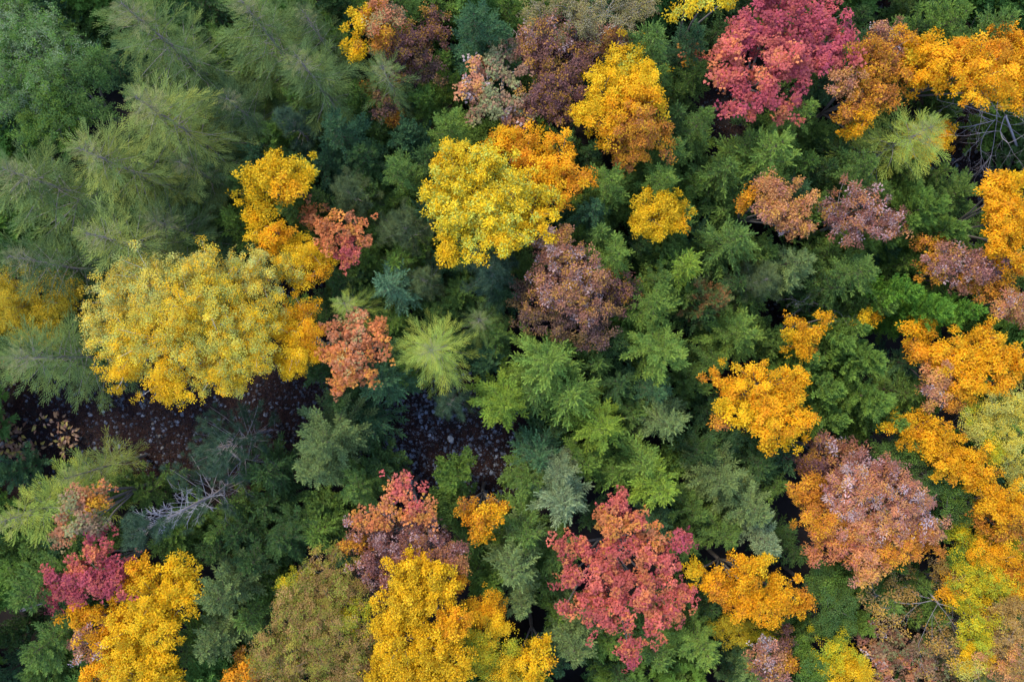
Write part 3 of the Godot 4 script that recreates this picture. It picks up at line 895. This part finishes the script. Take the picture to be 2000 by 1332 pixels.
	B.call(5.0, "maple", "1740 1260 44 palemix; 1790 1290 50 palemix; 1720 1300 40 pinkbrown; 1840 1310 42 palemix; 1700 1250 30 mauve; 1780 1320 46 pinkbrown; 1830 1270 32 palemix; 1700 1325 36 palemix", .6, "low pinkish green undergrowth bush at the bottom edge", "brown", "shrub", "shaded shrubs")
	B.call(7.2, "small", "1960 1210 40 tan; 1920 1250 40 yellowgreen; 1975 1260 44 tan; 1950 1300 46 peach; 1985 1310 36 tan; 1900 1220 26 yellowgreen; 1895 1280 30 yellow; 1905 1310 34 palelime; 1985 1180 30 tan", .9, "tan and lime tree in the lower right corner")
	B.call(6.4, "small", "1860 1150 34 gold; 1895 1160 36 yellowgreen; 1840 1120 30 tan; 1880 1195 34 yellowgreen; 1920 1190 30 yellow", .55, "thin tan yellow tree beside the bare grey branches")

func spruces() -> void:
	var S1 := func(px, py, r, h, pal, label, dens = 1.0, opt = {}): conifer("spruce_tree", "spruce", px, py, r, h, pal, label, "green spruces", dens, opt)
	S1.call(925, 25, 92, 8.6, "spruceblue", "dark blue green spruce with drooping arms at the upper edge")
	S1.call(985, 55, 55, 7.4, "spruceblue", "narrow blue green spruce beside the tan olive tree")
	S1.call(645, 238, 68, 7.2, "spruceblue", "blue green spruce below the star shaped larch")
	S1.call(700, 290, 62, 6.2, "sprucedark", "dark spruce between the blue green spruce and the round lemon tree")
	S1.call(870, 240, 82, 7.8, "sprucelight", "bright green spruce above the round lemon yellow tree")
	S1.call(768, 320, 66, 7.4, "spruce", "small soft green spruce left of the round lemon yellow tree")
	S1.call(830, 300, 55, 6.4, "sprucedark", "dim spruce wedged behind the bright green spruce")
	S1.call(1285, 60, 82, 8.4, "spruce", "long green spruce between the yellow tree and the upper yellow crown")
	S1.call(1295, 135, 60, 7.4, "spruce", "lower green spruce against the shoulder of the tall yellow tree")
	S1.call(1365, 60, 62, 6.6, "spruceblue", "shaded teal spruce beside the rose red maple")
	S1.call(1385, 218, 56, 7.6, "spruce", "green spruce with a flat top beside the stony gap under the rose maple")
	S1.call(1325, 215, 56, 6.4, "sprucedark", "dark spruce against the rust half of the tall yellow tree")
	S1.call(1325, 280, 52, 7.0, "spruce", "small round spruce below the dark one beside the rust brown crown")
	S1.call(1590, 205, 60, 8.0, "sprucelight", "bright spruce touching the amber tree")
	S1.call(1530, 275, 84, 8.2, "sprucelight", "broad grey green spruce below the rose red maple")
	S1.call(1480, 265, 46, 6.6, "spruce", "small spruce in the lee of the broad grey green spruce")
	S1.call(1430, 320, 66, 6.4, "spruce", "soft dim spruce above the peach orange tree")
	S1.call(1705, 315, 82, 7.0, "spruce", "wide green spruce under the lime larch")
	S1.call(1630, 320, 50, 5.6, "sprucedark", "dark low spruce beside the wide green spruce")
	S1.call(1195, 350, 78, 7.8, "sprucelight", "spiky green spruce beside the bright orange tree")
	S1.call(1165, 400, 60, 6.8, "spruceblue", "lower blue green spruce under the spiky spruce")
	S1.call(1305, 345, 68, 7.6, "sprucelight", "spiky light spruce above the small isolated yellow tree")
	S1.call(1105, 265, 56, 6.6, "spruce", "spruce under the maroon tree beside the orange one")
	S1.call(1160, 285, 46, 6.4, "sprucedark", "dark spruce between the orange tree and the rust crown")
	S1.call(1345, 410, 52, 6.2, "spruce", "spruce hugging the isolated yellow tree")
	S1.call(1450, 460, 76, 7.4, "spruce", "rounded green spruce below the peach orange tree")
	S1.call(1210, 495, 74, 7.6, "sprucelight", "pale green spruce beside the orange brown tree")
	S1.call(1175, 450, 46, 6.6, "spruce", "small spruce at the head of the pale green spruce")
	S1.call(1265, 470, 46, 5.4, "sprucedark", "dark spruce in the hollow below the isolated yellow tree")
	S1.call(1350, 512, 60, 7.2, "sprucelime", "small spruce with a lime green top in the middle")
	S1.call(1300, 540, 52, 6.0, "spruce", "dark green spruce left of the lime topped spruce")
	S1.call(1580, 505, 68, 7.4, "sprucegrey", "grey green spruce beside the thin mauve tree")
	S1.call(1700, 528, 80, 7.8, "spruce", "broad green spruce below the thin mauve tree")
	S1.call(1640, 560, 52, 6.0, "sprucedark", "shaded spruce between two broad green ones")
	S1.call(1310, 685, 98, 8.2, "sprucelight", "largest green spruce below the dull purple brown tree")
	S1.call(1285, 590, 78, 7.4, "sprucelight", "green spruce behind the largest one and beside the purple brown tree")
	S1.call(1080, 705, 100, 8.4, "sprucelight", "great light green spruce in the middle of the forest")
	S1.call(1120, 775, 84, 7.6, "sprucelight", "green spruce with yellow leader just below the great middle spruce")
	S1.call(985, 795, 78, 7.8, "sprucelime", "lime tipped spruce on the edge of the stony clearing")
	S1.call(1045, 770, 70, 6.4, "spruce", "shaded spruce between the clearing and the great middle spruce")
	S1.call(1185, 838, 74, 7.6, "sprucelime", "bright lime spruce below the great middle spruce")
	S1.call(1315, 835, 68, 7.4, "sprucegrey", "grey green spruce beside the golden orange tree")
	S1.call(1290, 770, 54, 6.6, "spruceblue", "blue tinted spruce above the grey green one")
	S1.call(1215, 750, 62, 5.6, "sprucedark", "dark spruce deep between the great spruces")
	S1.call(1455, 650, 82, 6.6, "sprucelight", "low bright spruce above the golden orange tree")
	S1.call(1385, 610, 50, 5.4, "sprucedark", "dark spruce under the rusty conifer")
	S1.call(620, 870, 96, 8.0, "sprucegrey", "grey green bushy spruce beside the stony clearing")
	S1.call(590, 930, 72, 7.4, "sprucegrey", "lower grey green spruce with pale tips by the dead pine trunk")
	S1.call(690, 960, 72, 6.2, "spruce", "dark green spruce above the mauve brown tree")
	S1.call(735, 750, 80, 6.4, "spruceblue", "dark drooping spruce under the coral maple")
	S1.call(660, 790, 56, 5.4, "sprucedark", "dim spruce between the coral maple and the grey green spruce")
	S1.call(540, 1060, 76, 6.0, "sprucedark", "dark spruce below the dead pine trunk")
	S1.call(480, 1110, 66, 6.6, "sprucedark", "dim spruce above the big grey green one by the yellow tree")
	S1.call(410, 1185, 88, 8.0, "sprucegrey", "big grey green spruce with pale twigs beside the yellow tree")
	S1.call(390, 1280, 78, 7.4, "sprucegrey", "grey green spruce at the bottom edge beside the yellow crown")
	S1.call(470, 1220, 62, 6.6, "spruce", "spruce between the big grey green one and the olive tan tree")
	S1.call(30, 1180, 96, 8.0, "spruce", "dark green spruce at the left edge below the pink red maple")
	S1.call(50, 1285, 90, 7.6, "spruce", "dark green spruce in the lower left corner")
	S1.call(1000, 1130, 82, 7.8, "sprucegrey", "spiky grey green spruce between the golden tree and the red maple")
	S1.call(1030, 1055, 70, 6.6, "spruce", "dark spruce just above the spiky grey green one")
	S1.call(1020, 1200, 56, 6.6, "sprucegrey", "thin spruce with a pale bare leader under the spiky one")
	S1.call(1105, 990, 82, 8.2, "sprucesilver", "silvery blue spruce beside the top of the red maple")
	S1.call(1100, 930, 66, 7.2, "sprucesilver", "second silvery spruce behind the silvery blue one")
	S1.call(1055, 905, 60, 6.2, "spruceblue", "shaded teal spruce at the edge of the clearing by the silvery pair")
	S1.call(1305, 965, 72, 7.8, "sprucelime", "yellow green spruce above the red maple")
	S1.call(1265, 915, 66, 6.8, "sprucelight", "green spruce behind the yellow green one")
	S1.call(1425, 950, 76, 7.4, "sprucegrey", "grey green spruce between the golden orange tree and the rusty tree")
	S1.call(1495, 1010, 78, 7.8, "sprucegrey", "pale grey green spruce touching the rusty orange tree")
	S1.call(1515, 1075, 62, 7.9, "sprucesilver", "silvery spruce with straw twigs above the amber yellow tree")
	S1.call(1430, 1060, 66, 6.8, "spruce", "dim green spruce above the amber yellow tree")
	S1.call(1500, 910, 66, 6.0, "sprucedark", "dark spruce under the golden orange tree")
	S1.call(1385, 890, 62, 6.0, "sprucedark", "dark spruce between the golden tree and the yellow green spruce")
	S1.call(1125, 1290, 82, 7.0, "sprucegrey", "grey green spruce at the bottom edge beside the red maple")
	S1.call(1385, 1285, 82, 7.2, "sprucelight", "green spruce at the bottom edge below the red maple")
	S1.call(1290, 1300, 62, 6.0, "spruce", "low spruce at the bottom edge between the two bottom spruces")
	S1.call(1890, 20, 90, 8.4, "cypress", "dark green spruce at the upper right corner")
	S1.call(1980, 30, 80, 8.2, "spruce", "deep green spruce beside the dark one in the corner")
	S1.call(1810, 50, 62, 7.0, "sprucedark", "dark spruce beside the deep gap at the upper edge")
	S1.call(1640, 60, 66, 6.6, "spruce", "spruce hidden behind the rose red maple")
	S1.call(1690, 20, 56, 5.6, "sprucedark", "dark spruce at the upper edge by the deep gap")
	S1.call(1950, 70, 62, 7.0, "spruce", "dim spruce hanging over the long orange yellow band")
	S1.call(745, 552, 62, 7.6, "teal", "small blue green spruce shining above the coral maple")
	var C := func(px, py, r, h, pal, label, dens = 1.0): conifer("cypress_tree", "cypress", px, py, r, h, pal, label, "bushy green cypresses", dens)
	C.call(1840, 395, 74, 7.6, "cypress", "bushy green cypress beside the orange yellow edge tree")
	C.call(1880, 440, 66, 7.2, "cypress", "bushy cypress below the other one by the orange edge tree")
	C.call(1790, 430, 56, 6.6, "cypress", "dim bushy cypress beside the thin mauve tree")
	C.call(1795, 565, 62, 7.6, "cypressbright", "bright green cypress beside the broad green spruce")
	C.call(1850, 610, 74, 7.8, "cypressbright", "bright green cypress above the wide golden orange tree")
	C.call(1920, 605, 62, 7.6, "cypressbright", "bright green cypress nearest the right edge")
	C.call(1745, 600, 54, 6.4, "cypress", "dark cypress beside the tiny yellow sapling")
	C.call(1660, 670, 70, 7.0, "cypress", "bushy cypress beside the slender yellow sapling")
	C.call(1720, 700, 78, 7.6, "cypress", "bushy cypress in the middle of the big green clump")
	C.call(1640, 760, 72, 7.4, "cypress", "bushy cypress touching the golden orange tree")
	C.call(1730, 780, 76, 7.8, "cypress", "lowest bushy cypress of the big green clump")
	C.call(1650, 820, 58, 6.6, "cypress", "dim cypress below the one touching the golden orange tree")
	C.call(1590, 700, 60, 6.6, "cypress", "green cypress at the foot of the slender yellow sapling")
	C.call(1765, 830, 56, 7.2, "cypress", "cypress drooping over the head of the slanting golden crown")
	C.call(1690, 640, 52, 6.6, "cypress", "small cypress behind the tiny yellow sapling")
	C.call(550, 400, 52, 7.3, "leafgreen", "dense green bush splitting the bright yellow tree")
	C.call(880, 945, 56, 5.8, "cypress", "dark green bush at the lower rim of the stony clearing")

func others() -> void:
	var P := func(px, py, r, h, pal, label, dens = 1.0, opt = {}): return conifer("pine_tree", "pine", px, py, r, h, pal, label, "loose needled pines", dens, opt)
	P.call(785, 440, 74, 7.0, "pine", "loose olive pine with a greyish heart beside the round lemon tree")
	P.call(670, 365, 68, 6.8, "pine", "dull olive pine above the coral red maple")
	P.call(825, 545, 56, 6.2, "pine", "dim pine beside the small blue green spruce")
	P.call(960, 520, 76, 7.2, "pineblue", "teal pine with starry tufts under the round lemon tree")
	P.call(555, 225, 52, 6.6, "pineblue", "dark tufted pine below the star shaped larch")
	P.call(1500, 545, 62, 6.6, "pine", "thin loose pine beside the stony gap under the rounded spruce")
	P.call(875, 790, 52, 4.6, "pineblue", "low dark pine in the upper corner of the stony clearing")
	P.call(265, 1045, 118, 9.6, "pineblue", "blue green pine with a grey bare trunk and dead branches", 1.0, {"lean": Vector3(-.5, 0, .3), "bare_from": 8.4, "dead": .75, "low": .2})
	P.call(420, 880, 104, 6.2, "pineblue", "dark pine in the shade beneath the biggest birch", .8)
	P.call(1940, 1325, 60, 6.8, "pine", "pale pine at the bottom edge in the lower right corner")
	conifer("spruce_tree", "cypress", 1405, 585, 62, 6.9, "rusty", "half dead rusty brown conifer beside the lime topped spruce", "green spruces", .8)
	# bare crowns
	var greyb := Color(.31, .28, .31)
	bare_tree("bare_tree", 1965, 225, 7.4, [2.6, 3.0, 3.4, 2.2, 1.7, 3.8, 2.8, .6, 4.4], 2.0, Vector2(1975, 330), greyb, "bare tree with curved grey branches over the stony gap by the right edge")
	bare_tree("bare_tree", 1835, 1180, 7.0, [.1, .5, 1.0, 2.1, 2.9, 3.3, 5.6], 1.9, Vector2(1700, 1030), greyb, "bare grey branched tree holding a few tan leaves below the rusty tree", "tan", 900)
	bare_tree("bare_tree", 1590, 590, 4.6, [.4, 2.4, 3.4, 5.2], 1.2, Vector2(1540, 570), greyb, "small bare dead tree in the gap above the slender yellow sapling")
	bare_tree("bare_tree", 470, 900, 5.0, [.3, 1.5, 2.6, 3.8, 5.2], 1.3, Vector2(440, 860), Color(.20, .20, .25), "dead grey tree beside the pine with the bare trunk")
	# a grey pole leaning under the pink red maple
	var pole := thing("dead_trunk", "pale dead trunk leaning out beneath the pink red maple", "trunk", at(160, 1150, 0))
	var tb := Tubes.new()
	tb.tube([Vector3(0, -.2, 0), at(110, 1165, 4.0) - pole.position, at(40, 1193, 7.6) - pole.position], .11, .05, 7, Color(.30, .28, .30))
	part("stem", tb.commit(), M.bark, pole)
	var st := Tubes.new()
	for i in 7:
		var p: Vector3 = at(110, 1165, 4.0).lerp(at(40, 1193, 7.6), rf(.4, 1)) - pole.position
		st.tube([p, p + rdir() * .35], .016, .006, 4, Color(.30, .28, .30))
	part("dead_branch", st.commit(), M.bark, pole)
	# a low plant with big fading leaves on the dark ground
	var b := at(70, 850, 0)
	var plant := thing("leafy_plant", "low plant with large fading beige leaves on the dark ground by the left edge", "plant", b)
	var sm := Tubes.new()
	var leaves := []
	for i in 3:
		var g := Geo.new()
		leaf(g, Vector3.ZERO, Vector3(0, 0, 1), Vector3.UP, .44, .22, Color.WHITE)
		leaves.append(g.commit())
	var mats := []
	for c in [Color(.30, .17, .09), Color(.38, .24, .13), Color(.24, .12, .08), Color(.42, .33, .08), Color(.33, .20, .15)]:
		var m := mat(.5, .4, .3)
		m.albedo_color = c.linear_to_srgb()
		mats.append(m)
	for i in 15:
		var a := rf(0, TAU)
		var root := Vector3(rf(-2.0, 2.2), 0, rf(-1.3, 1.4))
		var top := root + Vector3(cos(a) * .4, rf(.5, 1.3), sin(a) * .4)
		sm.tube([root, (root + top) * .5 + rdir() * .1, top], .02, .008, 4, Color(.12, .09, .06))
		for k in 13:
			var f := rf(.4, 1.0)
			var d := Vector3(rf(-1, 1), rf(-.2, .4), rf(-1, 1)).normalized()
			var o := part("leaf", leaves[k % 3], mats[rng.randi() % 5], plant)
			o.transform = Transform3D(along(d, (Vector3.UP + rdir() * .4).normalized(), rf(.5, .85)), root.lerp(top, f) + d * rf(.05, .35))
	part("stem", sm.commit(), M.bark, plant)
	cover(70, 850, 80)

# dark young conifers that fill the shade between the crowns
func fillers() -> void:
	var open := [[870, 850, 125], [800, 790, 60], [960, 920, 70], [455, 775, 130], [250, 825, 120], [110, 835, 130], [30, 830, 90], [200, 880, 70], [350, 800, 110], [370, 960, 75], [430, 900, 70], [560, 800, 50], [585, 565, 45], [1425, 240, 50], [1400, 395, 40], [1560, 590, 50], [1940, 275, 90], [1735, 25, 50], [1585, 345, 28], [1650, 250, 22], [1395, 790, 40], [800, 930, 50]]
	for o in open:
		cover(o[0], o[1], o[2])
	var n := 0
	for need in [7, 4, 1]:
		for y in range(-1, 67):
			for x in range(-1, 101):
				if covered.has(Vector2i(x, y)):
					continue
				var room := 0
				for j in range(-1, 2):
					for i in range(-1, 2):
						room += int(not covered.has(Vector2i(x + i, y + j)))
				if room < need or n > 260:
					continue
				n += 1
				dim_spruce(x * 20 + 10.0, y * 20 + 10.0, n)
	for q in [[308, 1068], [376, 1250], [10, 1135], [60, 1320], [1092, 1312], [1150, 1018], [1391, 1195], [1540, 905], [1688, 1232], [1180, 1325], [1560, 1255], [340, 1300], [60, 1120], [960, 1150], [1395, 800]]:
		n += 1
		dim_spruce(q[0], q[1], n)

func dim_spruce(px: float, py: float, n: int) -> void:
	var close := []
	for o in near:
		var d := Vector2(o[0] - px, o[1] - py).length()
		if d < 330 and not "spruce in the shade" in o[2] and not "little spruce" in o[2] and not "low dark spruce under" in o[2] and not "small shaded spruce" in o[2]:
			close.append([d, o[2]])
	close.sort_custom(func(p, q): return p[0] < q[0])
	var said := ""
	for o in close:
		var ws: PackedStringArray = o[1].split(" ").slice(0, 9)
		while ws[-1] in ["the", "a", "of", "and", "with", "beside", "above", "below", "under", "in", "at", "by", "between", "its", "on", "over", "behind", "one", "small", "dark", "two", "green", "yellow", "grey", "touching", "cut", "directly", "just", "dull", "pale", "upper", "lower", "left", "right", "big", "lime", "bright", "largest", "orange", "red", "rusty", "round", "tall", "large", "wide", "deep"]:
			ws.remove_at(ws.size() - 1)
		for k in 4:
			said = ["young spruce in the shade beside the ", "dim little spruce close to the ", "low dark spruce under the ", "small shaded spruce touching the "][(n + k) % 4] + " ".join(ws)
			if not used.has(said):
				break
		if not used.has(said):
			break
	used[said] = 1
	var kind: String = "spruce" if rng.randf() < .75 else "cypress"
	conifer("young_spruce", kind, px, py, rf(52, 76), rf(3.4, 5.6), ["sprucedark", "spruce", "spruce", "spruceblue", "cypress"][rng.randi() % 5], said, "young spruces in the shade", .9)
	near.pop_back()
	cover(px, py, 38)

# the forest goes on past the frame
func surroundings() -> void:
	var g := Geo.new()
	for k in 430:
		var y := 7.0 * (1 - pow(rng.randf(), .8) * .8)
		var r := .1 + 1.7 * (7.0 - y) / 5.6
		var a := rf(0, TAU)
		var out := Vector3(cos(a) + rf(-.5, .5), rf(-.3, .5), sin(a) + rf(-.5, .5)).normalized()
		var p := Vector3(0, y, 0) + Vector3(cos(a), 0, sin(a)) * r * rf(.1, .9)
		var side := out.cross(Vector3.UP).normalized()
		var b := rf(.7, 1.2)
		for f in 5:
			finger(g, p + out * .1, (out + side * (f - 2) * .42 + Vector3(0, rf(-.2, .3), 0)).normalized(), rf(.32, .46), .13, b * rf(.8, 1.15))
	for k in 26:
		finger(g, Vector3(rf(-.1, .1), rf(6.3, 6.9), rf(-.1, .1)), Vector3(rf(-1, 1), rf(.2, 1.2), rf(-1, 1)).normalized(), rf(.3, .5), .13, rf(.8, 1.25))
	var l := Geo.new()
	for k in 420:
		var d := rdir()
		d.y = absf(d.y) * 1.3 - .3
		var p := Vector3(0, 5.2, 0) + d.normalized() * 1.75 * pow(rng.randf(), .4) * rf(.75, 1.1)
		for j in 14:
			var q := p + rdir() * rf(.02, .32)
			leaf(l, q, Vector3(rf(-1, 1), rf(-.5, .3), rf(-1, 1)).normalized(), (Vector3.UP + rdir() * .5).normalized(), .13, .08, grey(rf(.66, 1.25)))
	var spots := [[], []]
	var tints := [[], []]
	var taken := []
	for i in 6000:
		var p := Vector3(rf(-48, 48), 0, rf(-40, 40))
		var leafy := int(rng.randf() < .4)
		var r := 1.9 if leafy else .5
		var ex := (absf(p.x) - r) * FOCAL / (HIGH - 6.2) - 1000.0
		var ez := (absf(p.z) - r) * FOCAL / (HIGH - 6.2) - 666.0
		if maxf(ex, ez) < 25 or p.x < 0 and p.z > 1 and p.z < 6.5 and ex < 140:
			continue
		var free := true
		for t in taken:
			if t.distance_squared_to(p) < 3.2:
				free = false
				break
		if not free:
			continue
		taken.append(p)
		var s := rf(.75, 1.08)
		spots[leafy].append(Transform3D(Basis(Vector3.UP, rf(0, TAU)).scaled(Vector3(s * rf(.85, 1.15), s, s * rf(.85, 1.15))), p))
		var pal: Array = PAL[["gold", "yellow", "brown", "birch", "red", "amber", "rust", "olive"][rng.randi() % 8] if leafy else ["spruce", "sprucelight", "larch", "spruce", "sprucegrey", "cypress"][rng.randi() % 6]]
		tints[leafy].append(shade(pal[rng.randi() % pal.size()] * (1.0 if leafy else 1.3), .1))
	for k in 2:
		var o := scatter(["conifer_forest", "autumn_forest"][k], [g, l][k].commit(), [M.needle, M.leaf][k], spots[k], tints[k], self)
		o.set_meta("label", ["green conifers of the forest that goes on beyond the frame", "autumn coloured trees of the forest that goes on beyond the frame"][k])
		o.set_meta("category", "forest")
